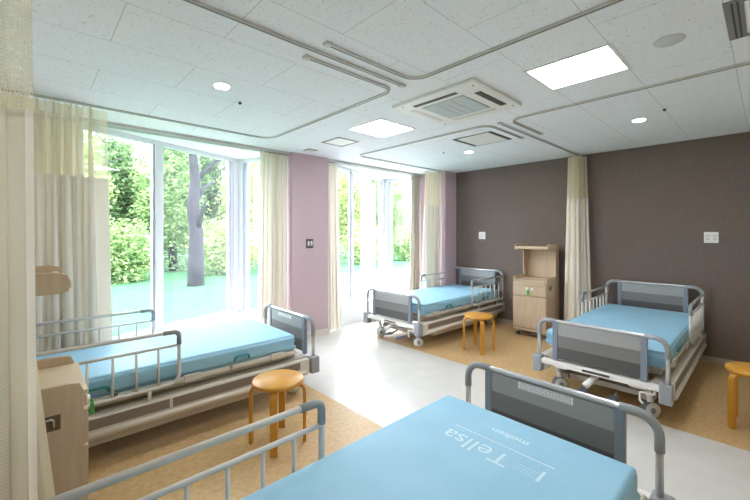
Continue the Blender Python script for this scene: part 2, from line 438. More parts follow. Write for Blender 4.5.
# square diffuser top right
t = thing('return_air_vent', 'square ceiling vent with wide grey slotted border at the upper right corner', 'vent', (2.605, -.085, ZC))
b = MB(); b.box(-.235, .235, .165, .235, -.008, 0, M['vent']); b.box(-.235, .235, -.235, -.165, -.008, 0, M['vent']); b.box(-.235, -.2, -.165, .165, -.008, 0, M['vent']); b.box(.2, .235, -.165, .165, -.008, 0, M['vent']); b.build('frame', t)
for y in (.185, .205): 
    b = MB(); b.box(-.225, .225, y-.004, y+.004, -.0095, -.008, M['slot']); b.build('slot', t)
b = MB(); b.box(-.198, .198, -.163, .163, -.006, 0, M['ceiling']); b.build('panel', t)
# square diffuser over the far bed
t = thing('air_diffuser', 'square white ceiling panel with two dark slots over the far bed', 'vent', (3.775, 2.245, ZC))
b = MB(); b.box(-.225, .225, -.2, .2, -.006, 0, M['acwhite'], .002); b.build('panel', t)
for s in (-1, 1):
    b = MB(); b.box(-.215, .215, s*.222-.018, s*.222+.018, -.007, 0, M['slot']); b.build('slot', t)
for s in (-1, 1):
    b = MB(); b.box(s*.23-.005, s*.23+.005, -.24, .24, -.007, 0, M['vent']); b.build('edge_strip', t)

# cassette air conditioner
t = thing('ceiling_air_conditioner', 'white four way cassette air conditioner in the middle of the ceiling', 'air conditioner', (2.6, 1.79, ZC))
b = MB(); b.box(-.37, .37, -.39, .39, -.025, 0, M['acwhite'], .008); b.build('fascia', t)
b = MB(); b.box(-.2, .2, -.2, .2, -.032, -.024, M['grille'], .003)
b.build('grille', t)
for k in (-1, 0, 1):
    b = MB(); b.box(-.2, .2, k*.068-.002, k*.068+.002, -.034, -.032, M['acflap']); b.build('grille_bar', t)
def louvre(cx, cy, lx, ly, open_):
    b = MB(); b.box(cx-lx/2, cx+lx/2, cy-ly/2, cy+ly/2, -.0265, -.024, M['slot'] if open_ else M['acflap'], 0); o = b.build('louvre', t)
    if open_:
        b = MB(); n = 18; long_x = lx > ly
        for k in range(n):
            s = (k+.5)/n-.5
            if long_x: b.box(cx+s*lx-.003, cx+s*lx+.003, cy-ly*.35, cy+ly*.35, -.030, -.026, M['rubber'])
            else: b.box(cx-lx*.35, cx+lx*.35, cy+s*ly-.003, cy+s*ly+.003, -.030, -.026, M['rubber'])
        b.build('vanes', o)
louvre(-.268, .02, .04, .42, True); louvre(.03, -.306, .40, .055, True)
louvre(.268, 0, .045, .42, False); louvre(.0, .3, .42, .045, False)
for sx, sy in ((-.33, .3), (.3, -.35), (.33, .35), (-.3, -.35)):
    b = MB(); b.lathe([(.006, -.024), (.006, -.028), (0, -.028)], M['slot'], (sx, sy, 0), 10); b.build('screw', t)

# curtain tracks (flat ribbons with rounded corners, on the ceiling)
def track(path, r, label, w=.026):
    p = rounded([(x, y, 0) for x, y in path], r, 8) if len(path) > 2 else [Vector((x, y, 0)) for x, y in path]
    b = MB(); b.ribbon(p, w, ZC-.014, ZC, M['track'])
    o = b.build('curtain_track', label=label, cat='curtain track', group='bed curtain tracks on the ceiling')
    s = MB(); s.ribbon(p, .009, ZC-.0145, ZC-.0135, M['slot']); s.build('runner_slot', o)
    for q in (p[0], p[-1]):
        e = MB(); e.box(q.x-.02, q.x+.02, q.y-.02, q.y+.02, ZC-.018, ZC, M['track'], .004); e.build('end_cap', o)
    return o
track([(XW+.03, 1.817), (1.969, 1.817)], .1, 'straight grey curtain track from the top left edge, middle of three')
track([(1.225, 1.705), (1.968, 1.705), (1.968, YB+.05)], .12, 'grey curtain track bending right in front of the air conditioner')
track([(1.225, 1.917), (1.985, 1.917), (1.985, 3.885), (.485, 3.885), (XW+.03, 3.885)], [.1, .18, .1], 'curved curtain track looping round over the left bed')
track([(5.18, 3.885), (3.29, 3.885), (3.29, 1.9), (4.02, 1.9)], [.13, .13], 'grey curtain track looping round over the far bed')
track([(3.336, 1.79), (5.53, 1.79)], .1, 'straight curtain track running to the bunched curtain on the brown wall')
track([(4.008, 1.68), (3.3, 1.68), (3.3, YB+.05)], .14, 'curtain track bending round over the right bed')
def wrail(x0, x1, y, label):
    b = MB(); b.box(x0, x1, y-.05, y+.05, ZC-.035, ZC, M['track'], .003)
    o = b.build('curtain_rail', label=label, cat='curtain rail', group='window curtain rails')
    for dy in (-.022, .022):
        s = MB(); s.box(x0, x1, y+dy-.006, y+dy+.006, ZC-.0365, ZC-.0345, M['slot']); s.build('runner_slot', o)
wrail(XW+.01, 2.52, 4.4, 'grey double curtain rail above the wide left window')
wrail(3.125, 5.24, 4.4, 'grey double curtain rail above the far window')

# ------------------------------------------------------------------ curtains
def sheet(path_top, path_bot, z1, z0, nz, mat, name, uvs=1.0):
    """cloth between a top and a bottom line given as equal-length lists of (x, y)"""
    n = len(path_top); vs, fs, uv = [], [], []
    arc = [0]
    for i in range(1, n): arc.append(arc[-1]+math.dist(path_bot[i], path_bot[i-1]))
    for j in range(nz+1):
        s = j/nz; z = z1+(z0-z1)*s
        for i in range(n):
            a, c = path_top[i], path_bot[i]
            vs.append((a[0]+(c[0]-a[0])*s, a[1]+(c[1]-a[1])*s, z)); uv.append((arc[i]*uvs, z*uvs))
    for j in range(nz):
        for i in range(n-1):
            k = j*n+i; fs.append((k, k+1, k+n+1, k+n))
    me = bpy.data.meshes.new(name); me.from_pydata(vs, [], fs); me.materials.append(mat)
    me.polygons.foreach_set('use_smooth', [True]*len(fs))
    L = me.uv_layers.new(name='UVMap')
    for lp in me.loops: L.data[lp.index].uv = uv[lp.vertex_index]
    return me

def folds(p0, p1, n, amp, seed=0, res=12, sharp=1.0, bulge=.35):
    """pleated line from p0 to p1 with n folds"""
    rnd = random.Random(seed); a, c = Vector(p0), Vector(p1); d = c-a; nn = Vector((-d.y, d.x)).normalized()
    amps = [amp*(.65+.6*rnd.random()) for _ in range(n*2+2)]; ws = [.7+.6*rnd.random() for _ in range(n)]; tot = sum(ws)
    out = []; acc = 0
    for k in range(n):
        for i in range(res):
            u = i/res; s = (acc+ws[k]*u)/tot
            o = math.sin(2*PI*u); o = math.copysign(abs(o)**sharp, o)
            am = amps[2*k] if u < .5 else amps[2*k+1]
            q = a+d*s+nn*o*am+d.normalized()*(bulge*am*math.sin(4*PI*u))
            out.append((q.x, q.y))
        acc += ws[k]
    out.append((c.x, c.y)); return out

def mix(pa, pb, s): return [(a[0]+(c[0]-a[0])*s, a[1]+(c[1]-a[1])*s) for a, c in zip(pa, pb)]

def bed_curtain(name, label, top, bot, z_bottom, mat='bedcloth', netm='net', hooks=0, zm=1.9, cat='curtain', group='bed curtains with a net top'):
    zt = ZC-.035
    t = thing(name, label, cat, (0, 0, 0), group=group)
    s = (zt-zm)/(zt-z_bottom)
    mid = mix(top, bot, s)
    child(t, 'net_top', sheet(top, mid, zt, zm, 6, M[netm], 'net_top'))
    child(t, 'fabric', sheet(mid, bot, zm+.004, z_bottom, 14, M[mat], 'fabric'))
    b = MB()   # seam tape between net and cloth
    child(t, 'seam', sheet([(x, y) for x, y in mid], [(x, y) for x, y in mid], zm+.018, zm-.012, 1, M['cloth'], 'seam')).location = (0, -.002, 0)
    if hooks:
        for k in range(hooks):
            i = int((k+.5)/hooks*(len(top)-1)); x, y = top[i]
            b = MB(); b.tube([(x, y, ZC-.0185), (x, y, ZC-.03), (x, y-.004, ZC-.042)], .0045, M['white'], 6); b.build('runner_hook', t)
    return t

# window curtains
def window_curtain(label, top, bot, z0, m='cloth'):
    t = thing('window_curtain', label, 'curtain', (0, 0, 0), group='plain cream window curtains')
    zt = ZC-.04
    child(t, 'fabric', sheet(mix(top, bot, .06), bot, zt-.09, z0, 16, M[m], 'fabric'))
    child(t, 'heading', sheet(top, mix(top, bot, .06), zt, zt-.088, 2, M[m], 'heading'))
window_curtain('cream curtain beside the mauve pillar, right of the wide left window', folds((2.13, 4.42), (2.50, 4.41), 7, .035, 1), folds((2.10, 4.43), (2.5, 4.40), 7, .055, 1), .02)
window_curtain('narrow cream curtain just right of the mauve pillar', folds((3.14, 4.42), (3.36, 4.42), 4, .03, 2), folds((3.125, 4.41), (3.41, 4.41), 4, .05, 2), .02)
window_curtain('window curtain coloured with its backlit shade, right of the far window, beside the netted bed curtain', folds((5.05, 4.42), (5.22, 4.42), 4, .03, 3), folds((4.98, 4.42), (5.21, 4.42), 4, .045, 3), .02, 'shadedcloth')
window_curtain('cream drape in the corner left of the wide window, behind the netted curtain', folds((-.27, 4.44), (.30, 4.44), 9, .03, 4), folds((-.27, 4.44), (.33, 4.44), 9, .04, 4), .02)

# bed curtains
tp = folds((-.27, 3.885), (.38, 3.885), 7, .035, 11, bulge=.6)+[(.40, 3.885), (.44, 3.882), (.475, 3.88)]
bt = folds((-.27, 3.905), (.40, 3.905), 7, .075, 11, bulge=.6)+[(.43, 3.885), (.47, 3.87), (.515, 3.86)]
bed_curtain('bed_curtain', 'net topped curtain hanging in the left corner behind the left bed', tp, bt, .35, hooks=14)
bed_curtain('bed_curtain', 'net topped curtain bunched by the mauve corner at the far bed', folds((4.83, 3.92), (5.22, 3.92), 6, .03, 12), folds((4.78, 3.96), (5.21, 3.96), 6, .05, 12), .25)
bed_curtain('bed_curtain', 'net topped curtain gathered against the brown wall between two beds', folds((5.38, 1.855), (5.52, 1.72), 6, .07, 13), folds((5.30, 1.87), (5.51, 1.66), 6, .11, 13), .25)
fgc = bed_curtain('bed_curtain', 'net topped curtain in the left foreground with a fine dotted weave', folds((-.28, 1.817), (-.0, 1.817), 3, .025, 14), folds((-.27, 1.80), (.02, 1.80), 3, .035, 14), .15, 'dotcloth', 'netbig', zm=1.872)

child(fgc, 'inner_hem', sheet(folds((-.2, 1.865), (.01, 1.862), 3, .012, 17), folds((-.2, 1.87), (.10, 1.862), 3, .015, 17), 1.02, .12, 8, M['net_plain'], 'inner_hem'))['label'] = 'pale yellow inner edge of the curtain'
# ------------------------------------------------------------------ beds
CACHE = {}
def cached(key, fn):
    if key not in CACHE: CACHE[key] = fn()
    return CACHE[key]

L = 2.07      # head end x=0, foot end x=L (bed's own axes)
def end_board(parent, name, x, zr, out, sticker=None):
    """inverted U tube with a three band panel; out=+1 faces +x"""
    hw = .468; r = .015
    def frame():
        b = MB(); p = rounded([(0, -hw, .3), (0, -hw, zr-.0), (0, hw, zr), (0, hw, .3)], .085, 8); b.tube(p, r, M['steel'], 12); return b.mesh('end_frame')
    o = child(parent, name, cached(('frame', zr), frame), (x, 0, 0))
    def cover(s):
        def f():
            b = MB(); p = rounded([(0, s*hw, zr-.145), (0, s*hw, zr), (0, s*(hw-.145), zr)], .085, 8); b.tube(p, r+.0045, M['cover'], 12); return b.mesh('corner_cover')
        return f
    def panel():
        b = MB(); z0, z1 = zr-.325, zr-.018; h = (z1-z0)/3
        for k, m in enumerate(('band3', 'band2', 'band1')):
            b.box(-.012, .012, -.31, .31, z0+h*k, z0+h*(k+1), M[m])
        return b.mesh('panel')
    def stile(s):
        def f():
            b = MB(); b.box(-.017, .017, s*.325-.022, s*.325+.022, zr-.345, zr-.006, M['bluegrey'], .006); return b.mesh('stile')
        return f
    def bracket(s):
        def f():
            b = MB(); b.box(-.045, .04, s*hw-.05, s*hw+.03, .19, .335, M['cover'], .012, seg=3); return b.mesh('bracket')
        return f
    child(o, 'panel', cached(('panel', zr), panel))
    for s in (-1, 1):
        child(o, 'corner_cover', cached(('cover', zr, s), cover(s)))
        child(o, 'stile', cached(('stile', zr, s), stile(s)))
        child(o, 'bracket', cached(('bracket', s), bracket(s)))
    if sticker:
        y0, y1, z0, z1 = sticker
        b = MB(); b.box(-.0135, -.012, y0, y1, z0, z1, M['paper'])
        rows = 4
        rnd = random.Random(5)
        for k in range(rows):
            y = y0+.008; zz = z0+(k+.5)*(z1-z0)/rows
            while y < y1-.012:
                w = .004+rnd.random()*.008
                b.box(-.0139, -.0134, y, y+w, zz-.0018, zz+.0018, M['ink']); y += w+.003
        b.build('notice_sticker', o, label='white notice sticker with small print')
    return o

def side_rail(parent, s, xo, name='side_rail'):
    """s=-1/+1 side; xo shifts it along the bed; rail runs 0..0.9"""
    y = 0; X0, X1, zt, z2, zb = 0.0, .9, .76, .665, .40
    def top():
        b = MB()
        b.tube(rounded([(X0, y, zt), (X1, y, zt), (X1, y, zb), (X0, y, zb), (X0, y, zt)], [.04, .07, .05], 6), .0125, M['railpaint'], 10)
        b.tube([(X0, y, z2), (X1, y, z2)], .010, M['railpaint'], 8)
        return b.mesh('side_rail')
    o = child(parent, name, cached('railtop', top), (xo, s*.468, 0))
    def bal(): b = MB(); b.cyl((0, 0, zb), (0, 0, z2), .008, M['railpaint'], 10); return b.mesh('baluster')
    for k in range(1, 7): child(o, 'baluster', cached('baluster', bal), (X1-k*.128, 0, 0))
    def cov(): b = MB(); b.tube(rounded([(X1-.1, 0, zt), (X1, 0, zt), (X1, 0, zt-.09)], .035, 6), .0165, M['cover'], 10); return b.mesh('corner_cover')
    child(o, 'corner_cover', cached('railcover', cov))
    def post(): b = MB(); b.cyl((0, 0, .30), (0, 0, zb), .011, M['railpaint'], 10); return b.mesh('mounting_post')
    for px in (.18, .72): child(o, 'mounting_post', cached('railpost', post), (px, 0, 0))

def mattress_mesh(l, w, z0, z1, key):
    def f():
        b = bmesh.new(); bmesh.ops.create_cube(b, size=1)
        bmesh.ops.subdivide_edges(b, edges=b.edges[:], cuts=7, use_grid_fill=True)
        for v in b.verts: v.co = Vector((v.co.x*l, v.co.y*w, (v.co.z+.5)*(z1-z0)+z0))
        rnd = random.Random(3)
        for v in b.verts:
            ex, ey = abs(v.co.x)/(l/2), abs(v.co.y)/(w/2)
            top = v.co.z > z1-.001
            # soft edges
            if ex > .99 or ey > .99:
                if z0+.02 < v.co.z < z1-.02: v.co.x *= 1+.004; v.co.y *= 1+.006
            v.co.x += rnd.uniform(-.002, .002); v.co.z += 0 if top else rnd.uniform(-.0015, .0015)
        sharp = [e for e in b.edges if len(e.link_faces) == 2 and e.calc_face_angle() > 1.0]
        bmesh.ops.bevel(b, geom=sharp, offset=.018, segments=3, profile=.6, affect='EDGES')
        m = MB(); m.merge(b, M['mattress'], True); return m.mesh('mattress')
    return cached(('mattress', key), f)

def caster_meshes():
    def wheel():
        b = MB(); 
        for s in (-1, 1): b.cyl((0, s*.013-.010, 0), (0, s*.013+.010, 0), .064, M['rubber'], 24)
        return b.mesh('wheel')
    def hub():
        b = MB(); 
        for s in (-1, 1):
            y = s*.0232
            b.cyl((0, y, 0), (0, y+s*.003, 0), .059, M['hub'], 24); b.cyl((0, y+s*.003, 0), (0, y+s*.006, 0), .022, M['cover'], 14)
        return b.mesh('hub')
    def stem():
        b = MB(); b.tube(rounded([(0, 0, .045), (.01, 0, .09), (.03, 0, .16)], .02, 3), .022, M['hub'], 10); return b.mesh('caster_fork')
    return cached('wheel', wheel), cached('hub', hub), cached('stem', stem)

def hospital_bed(loc, rz, label, rails, mat_x=(.12, 1.83), sticker=None, pedals=True):
    t = thing('hospital_bed', label, 'bed', loc, rz, 'adjustable hospital beds with blue mattresses')
    x0, x1 = mat_x
    m = child(t, 'mattress', mattress_mesh(x1-x0, .88, .418, .553, round(x1-x0, 3)), ((x0+x1)/2, 0, 0))
    def strap():
        b = MB(); b.tube(rounded([(-.06, 0, .45), (-.05, -.014, .485), (.05, -.014, .485), (.06, 0, .45)], .02, 4), .008, M['teal'], 8); return b.mesh('handle_strap')
    for s in (-1, 1):
        for px in (.42, -.5):
            c = child(m, 'handle_strap', cached('strap', strap), (px, s*.448, 0)); c.rotation_euler.z = 0 if s < 0 else PI
            c['label'] = 'teal carry strap on the mattress side'
    # deck under the mattress
    def deck():
        b = MB()
        for (a, c) in ((.06, .58), (.60, .92), (.94, 1.32), (1.34, 1.9)): b.box(a, c, -.45, .45, .385, .417, M['beige'], .008)
        b.box(.05, 1.92, -.40, .40, .345, .386, M['beige2'])
        return b.mesh('mattress_deck')
    child(t, 'mattress_deck', cached('deck', deck))
    def plate():
        b = MB(); b.box(-.06, .06, -.008, .008, .385, .435, M['beige'], .006); return b.mesh('edge_bracket')
    for s in (-1, 1):
        for px in (1.05, 1.72): child(t, 'edge_bracket', cached('eplate', plate), (px, s*.456, 0))
    # side beams
    def beam(s):
        def f():
            b = MB(); y = s*.462
            b.box(.02, L-.05, y-.028, y+.028, .185, .325, M['beige'], .01)
            b.box(.02, L-.03, s*.40-.03, s*.40+.05, .305, .33, M['beige2'], .005)
            b.box(.15, L-.3, s*.43-.03, s*.43+.03, .135, .186, M['beige2'], .008)
            return b.mesh('side_beam')
        return f
    def inset(s):
        def f():
            b = MB(); y = s*.491
            for a, c in ((.05, .89), (.91, 1.92)): b.box(a, c, y-.004, y+.003, .25, .312, M['strip'], .003)
            return b.mesh('inset_strip')
        return f
    def lowrail(s):
        def f():
            b = MB(); y = s*.488; b.tube([(.06, y, .215), (L-.1, y, .215)], .021, M['beige'], 10); return b.mesh('bumper_rail')
        return f
    for s in (-1, 1):
        o = child(t, 'side_beam', cached(('beam', s), beam(s)))
        child(o, 'inset_strip', cached(('inset', s), inset(s)))['label'] = 'taupe inset strip'
        child(o, 'bumper_rail', cached(('lowrail', s), lowrail(s)))
    # chassis
    def chassis():
        b = MB()
        for s in (-1, 1): b.box(.22, L-.16, s*.3-.025, s*.3+.025, .12, .165, M['beige2'], .005)
        for x in (.25, 1.0, L-.22): b.box(x-.03, x+.03, -.36, .36, .125, .17, M['beige2'], .005)
        b.box(.55, .62, -.2, .2, .16, .37, M['beige2'], .008); b.box(1.35, 1.42, -.2, .2, .16, .37, M['beige2'], .008)
        b.cyl((.62, 0, .2), (1.35, 0, .3), .028, M['beige2'], 14)
        for x in (.06, L-.06): b.box(x-.03, x+.03, -.45, .45, .275, .315, M['beige'], .006)
        return b.mesh('chassis')
    child(t, 'chassis', cached('chassis', chassis))
    def crossbar():
        b = MB(); b.box(L-.02, L+.03, -.44, .44, .27, .315, M['white'], .008); b.box(L+.03, L+.034, -.10, .10, .285, .302, M['slot'])
        for y in (-.28, .28): b.box(L-.03, L+.02, y-.05, y+.05, .255, .30, M['beige'], .006)
        return b.mesh('foot_crossbar')
    child(t, 'foot_crossbar', cached('crossbar', crossbar))
    def crank():
        b = MB(); b.cyl((L-.05, 0, .24), (L+.05, -.05, .18), .026, M['white'], 16); b.cyl((L-.1, .02, .27), (L-.04, 0, .24), .018, M['beige'], 12); return b.mesh('crank_tube')
    child(t, 'crank_tube', cached('crank', crank), (0, -.02, 0))
    def hookm():
        b = MB(); b.tube(rounded([(L, .0, .27), (L+.01, .0, .235), (L+.01, -.09, .235), (L+.01, -.09, .17), (L+.01, -.07, .15)], .012, 3), .008, M['white'], 8); return b.mesh('cord_hook')
    child(t, 'cord_hook', cached('hook', hookm), (0, .39, 0)); 
    # casters
    wm, hm, sm = caster_meshes()
    for x in (.2, L-.14):
        for s in (-1, 1):
            c = child(t, 'caster', sm, (x, s*.34, .0645)); c.rotation_euler.z = -.75 if rz else -.55
            w = child(c, 'wheel', wm); child(c, 'hub', hm)
    if pedals:
        def pedal():
            b = MB()
            b.prism([(0, -.03), (.0, .03), (.1, .04), (.14, .02), (.14, -.02), (.1, -.04)], 'z', .085, .1, M['pedal'], .004)
            b.tube([(0, 0, .092), (-.1, 0, .11)], .011, M['beige2'], 8); return b.mesh('brake_pedal')
        for y in (-.12, .1): child(t, 'brake_pedal', cached('pedal', pedal), (L-.13, y, 0))
    end_board(t, 'footboard', L, .665, 1, sticker)
    end_board(t, 'headboard', 0.0, .835, -1)
    for s, xo in rails: side_rail(t, s, xo)
    return t, m

bed1, _ = hospital_bed((-.195, 3.30, 0), 0, 'hospital bed on the left in front of the wide window', [(-1, .055), (1, .095)], (.095, 1.895), sticker=(-.10, .15, .605, .638))
bed4, mat4 = hospital_bed((-.12, .785, 0), 0, 'foreground hospital bed with white lettering printed on its blue mattress', [(1, .09)], (.03, 1.82), sticker=(-.13, .147, .605, .642))
bed2, _ = hospital_bed((5.53, 3.385, 0), PI, 'far hospital bed by the mauve corner, with white casters and pedals showing', [(-1, .0), (1, .0)], (.1, 1.93))
bed3, _ = hospital_bed((5.49, .975, 0), PI, 'hospital bed on the right against the brown wall', [(-1, .03), (1, .03)], (.1, 1.98))

# lettering on the foreground mattress (reads from the head of the bed)
def text_child(parent, txt, size, x, y, z, name, bold=0):
    cu = bpy.data.curves.new(name, 'FONT'); cu.body = txt; cu.size = size; cu.offset = bold
    tmp = bpy.data.objects.new(name, cu); COL.objects.link(tmp)
    bpy.context.view_layer.update()
    me = bpy.data.meshes.new_from_object(tmp.evaluated_get(bpy.context.evaluated_depsgraph_get()))
    bpy.data.objects.remove(tmp)
    me.materials.clear(); me.materials.append(M['print'])
    w = max(v.co.x for v in me.vertices)-min(v.co.x for v in me.vertices)
    o = child(parent, name, me); o.rotation_euler = (0, 0, PI/2); o.location = (x, y, z)
    return o, w
# mattress object origin in the world
mx, my = -.12+(.03+1.82)/2, .785
zt = .5538
o, w = text_child(mat4, 'Tellsa', .128, 1.405-mx, .69-my, zt, 'printed_word'); o.scale.x = .31/w
o, w = text_child(mat4, 'molten', .05, 1.555-mx, .695-my, zt, 'printed_word', .0012); o.scale.x = .167/w
o, w = text_child(mat4, 'I', .105, 1.405-mx, .56-my, zt, 'printed_mark', .001)
b = MB(); b.box(1.449-mx, 1.456-mx, .555-my, 1.0-my, zt-.0004, zt, M['print'])
for k in range(15):
    y = .535+k*.034
    b.box(1.430-mx, 1.434-mx, y-my, y+.005-my, zt-.0004, zt, M['print'])
for k in range(3): b.box(1.345+k*.018-mx, 1.348+k*.018-mx, .59-my, .675-my, zt-.0004, zt, M['print'])
b.build('printed_rule', mat4)
# ------------------------------------------------------------------ bedside lockers
def locker(loc, rz, label):
    """x=0 is the front face, body behind it (-x); y across"""
    t = thing('bedside_locker', label, 'locker', loc, rz, 'pale wood bedside lockers')
    hw, d, z0, z1 = .235, .45, .085, .78
    b = MB(); b.box(-d, -.018, -hw+.016, hw-.016, z0, z1, M['oak'])
    for s in (-1, 1):
        y = s*(hw-.008); pts = [(-d, z0), (-.012, z0), (-.012, .80), (-.025, .832), (-.06, .838), (-d, .838)]
        b.prism(pts, 'y', y-.009, y+.009, M['oak'], .003)
    b.build('carcass', t)
    b = MB(); b.box(-d+.01, .004, -hw+.018, hw-.018, z1-.004, z1+.014, M['oakedge'], .003); b.build('top', t)
    b = MB(); b.box(-.02, .002, -hw+.018, hw-.018, .725, .768, M['oak'], .003); b.build('pull_out_shelf', t)
    b = MB(); b.box(-.02, .004, -hw+.004, hw-.004, .575, .716, M['oak'], .004); dr = b.build('drawer', t)
    b = MB(); b.box(.0045, .006, -.04, .055, .655, .69, M['paper'], .0); b.box(.0062, .0066, -.03, .04, .668, .676, M['ink']); b.build('paper_tag', dr, label='white paper tag on the drawer')
    b = MB(); b.cyl((.004, .0, .68), (.03, .0, .68), .012, M['white'], 14); b.tube(rounded([(.026, 0, .68), (.038, 0, .66), (.04, .0, .63)], .01, 3), .005, M['green'], 6)
    b.box(.032, .046, -.014, .016, .60, .655, M['green'], .004); b.build('key_tag', dr, label='green key tag hanging from the lock')
    b = MB(); b.box(-.02, .004, -hw+.004, hw-.004, .13, .565, M['oak'], .004); b.build('door', t)
    b = MB(); b.box(-.03, -.002, -hw+.004, hw-.004, .085, .122, M['oak'], .003); b.build('plinth', t)
    # upper back panel, gables and shelf
    b = MB(); b.box(-d, -d+.016, -hw, hw, .80, 1.23, M['oak'], .003); b.build('back_panel', t)
    for s in (-1, 1):
        y = s*(hw-.008); b = MB(); b.prism([(-d, .82), (-d+.11, .82), (-d+.13, .90), (-d+.13, 1.20), (-d+.20, 1.235), (-d, 1.235)], 'y', y-.008, y+.008, M['oak'], .003); b.build('gable', t)
    b = MB(); b.box(-d, -.05, -hw+.012, hw-.012, 1.225, 1.25, M['oakedge'], .004)
    for s in (-1, 1):
        y = s*(hw-.006); b.prism([(-d, 1.205), (-.09, 1.205), (-.06, 1.215), (-.052, 1.25), (-.065, 1.282), (-.10, 1.292), (-d, 1.292)], 'y', y-.008, y+.008, M['oak'], .003)
    b.box(-.095, -.075, -hw+.014, hw-.014, 1.25, 1.262, M['oakedge'], .002)
    b.build('upper_shelf', t)
    for s in (-1, 1):
        b = MB(); y = s*(hw+.001); b.box(-.175, -.085, y-.002, y+.002, .665, .725, M['recess']); h = b.build('side_recess', t)
        b = MB(); yy = s*(hw+.006); b.tube(rounded([(-.16, yy, .675), (-.16, yy, .712), (-.105, yy, .712), (-.105, yy, .675)], .012, 3), .005, M['chrome'], 8); b.build('ring_handle', h)
    b = MB(); b.tube(rounded([(-.06, -.12, .07), (-.03, -.10, .045), (-.03, .10, .045), (-.06, .12, .07)], .02, 4), .008, M['rubber'], 8); b.build('towing_bar', t)
    for x in (-.07, -d+.06):
        for s in (-1, 1):
            b = MB(); y = s*(hw-.045)
            for k in (-1, 1): b.cyl((x, y+k*.009-.006, .03), (x, y+k*.009+.006, .03), .03, M['rubber'], 18)
            b.box(x-.02, x+.02, y-.018, y+.018, .045, .086, M['hub'], .006); b.build('caster', t)
    return t
locker((.171, 2.175, 0), 0, 'pale wood bedside locker partly hidden by the left foreground curtain')
locker((5.05, 2.275, 0), PI, 'pale wood bedside locker with upper shelf standing at the brown wall')

# ------------------------------------------------------------------ stools
def stool(loc, rz, label):
    t = thing('round_stool', label, 'stool', loc, rz, 'honey coloured round stools')
    b = MB(); b.lathe([(0, .412), (.168, .412), (.175, .418), (.175, .434), (.168, .44), (.0, .441)], M['birch'], seg=48); b.build('seat', t)
    for k in range(4):
        a = PI/4+k*PI/2; b = MB(); n = 7
        prof = rounded([(.07, 0, .402), (.182, 0, .402), (.182, 0, .003)], .055, n)
        w, th = .023, .011; bb = bmesh.new(); rings = []
        for i, p in enumerate(prof):
            tg = (prof[min(i+1, len(prof)-1)]-prof[max(i-1, 0)]).normalized(); nn = Vector((-tg.z, 0, tg.x))
            rings.append([bb.verts.new((p+nn*sa*th+Vector((0, sb*w, 0)))) for sa, sb in ((-1, -1), (-1, 1), (1, 1), (1, -1))])
        for q, r in zip(rings, rings[1:]):
            for i in range(4): bb.faces.new((q[i], q[(i+1) % 4], r[(i+1) % 4], r[i]))
        bb.faces.new(rings[0][::-1]); bb.faces.new(rings[-1]); bmesh.ops.recalc_face_normals(bb, faces=bb.faces[:])
        b.merge(bb, M['birch'], False, Matrix.Rotation(a, 4, 'Z')); b.build('leg', t)
    return t
stool((1.255, 2.33, 0), math.radians(8), 'honey coloured round stool beside the left bed, nearest the camera')
stool((4.05, 2.455, 0), 0, 'honey coloured round stool in front of the far bed and locker')
stool((3.93, .06, 0), 0, 'honey coloured round stool cut off by the right edge beside the right bed')

# ------------------------------------------------------------------ wall plates
t = thing('wall_outlet', 'wide white outlet plate on the brown wall above the right bed', 'outlet', (XB, .442, 1.40))
b = MB(); b.box(-.009, 0, -.061, .061, -.061, .061, M['white'], .003); b.build('plate', t)
for z in (-.02, .018):
    for y in (-.034, .03):
        b = MB(); b.box(-.0105, -.009, y-.018, y+.018, z-.015, z+.015, M['trimwhite'], .001)
        for q in (-.006, .006): b.box(-.0115, -.0105, y+q-.0015, y+q+.0015, z-.006, z+.006, M['slot'])
        b.build('socket', t)
t = thing('wall_switch', 'white blank square plate on the brown wall above the far bed', 'wall plate', (XB, 3.308, 1.408))
b = MB(); b.box(-.009, 0, -.061, .061, -.06, .06, M['white'], .003); b.build('plate', t)
b = MB(); b.box(-.012, -.009, -.03, .03, -.035, .035, M['trimwhite'], .002); b.build('cover', t)
t = thing('light_switch', 'small dark framed double switch on the mauve pillar', 'light switch', (2.80, 4.32, 1.305))
b = MB(); b.box(-.057, .057, -.008, 0, -.063, .063, M['slot'], .003); b.build('plate', t)
for x in (-.02, .027):
    b = MB(); b.box(x-.014, x+.014, -.013, -.008, -.034, .034, M['white'], .003); b.build('rocker', t)

# ------------------------------------------------------------------ outside
b = MB(); b.quad([(-30, 4.7, -.05), (60, 4.7, -.05), (60, 60, -.05), (-30, 60, -.05)], M['lawn']); tag(b.build('lawn'), kind='structure')
b = MB(); b.quad([(3.6, 5.35, -.03), (40, 5.35, -.03), (40, 10.6, -.03), (6.6, 10.6, -.03)], M['ground']); tag(b.build('pale_patch'), kind='structure')  # pale flat patch just above the lawn plane

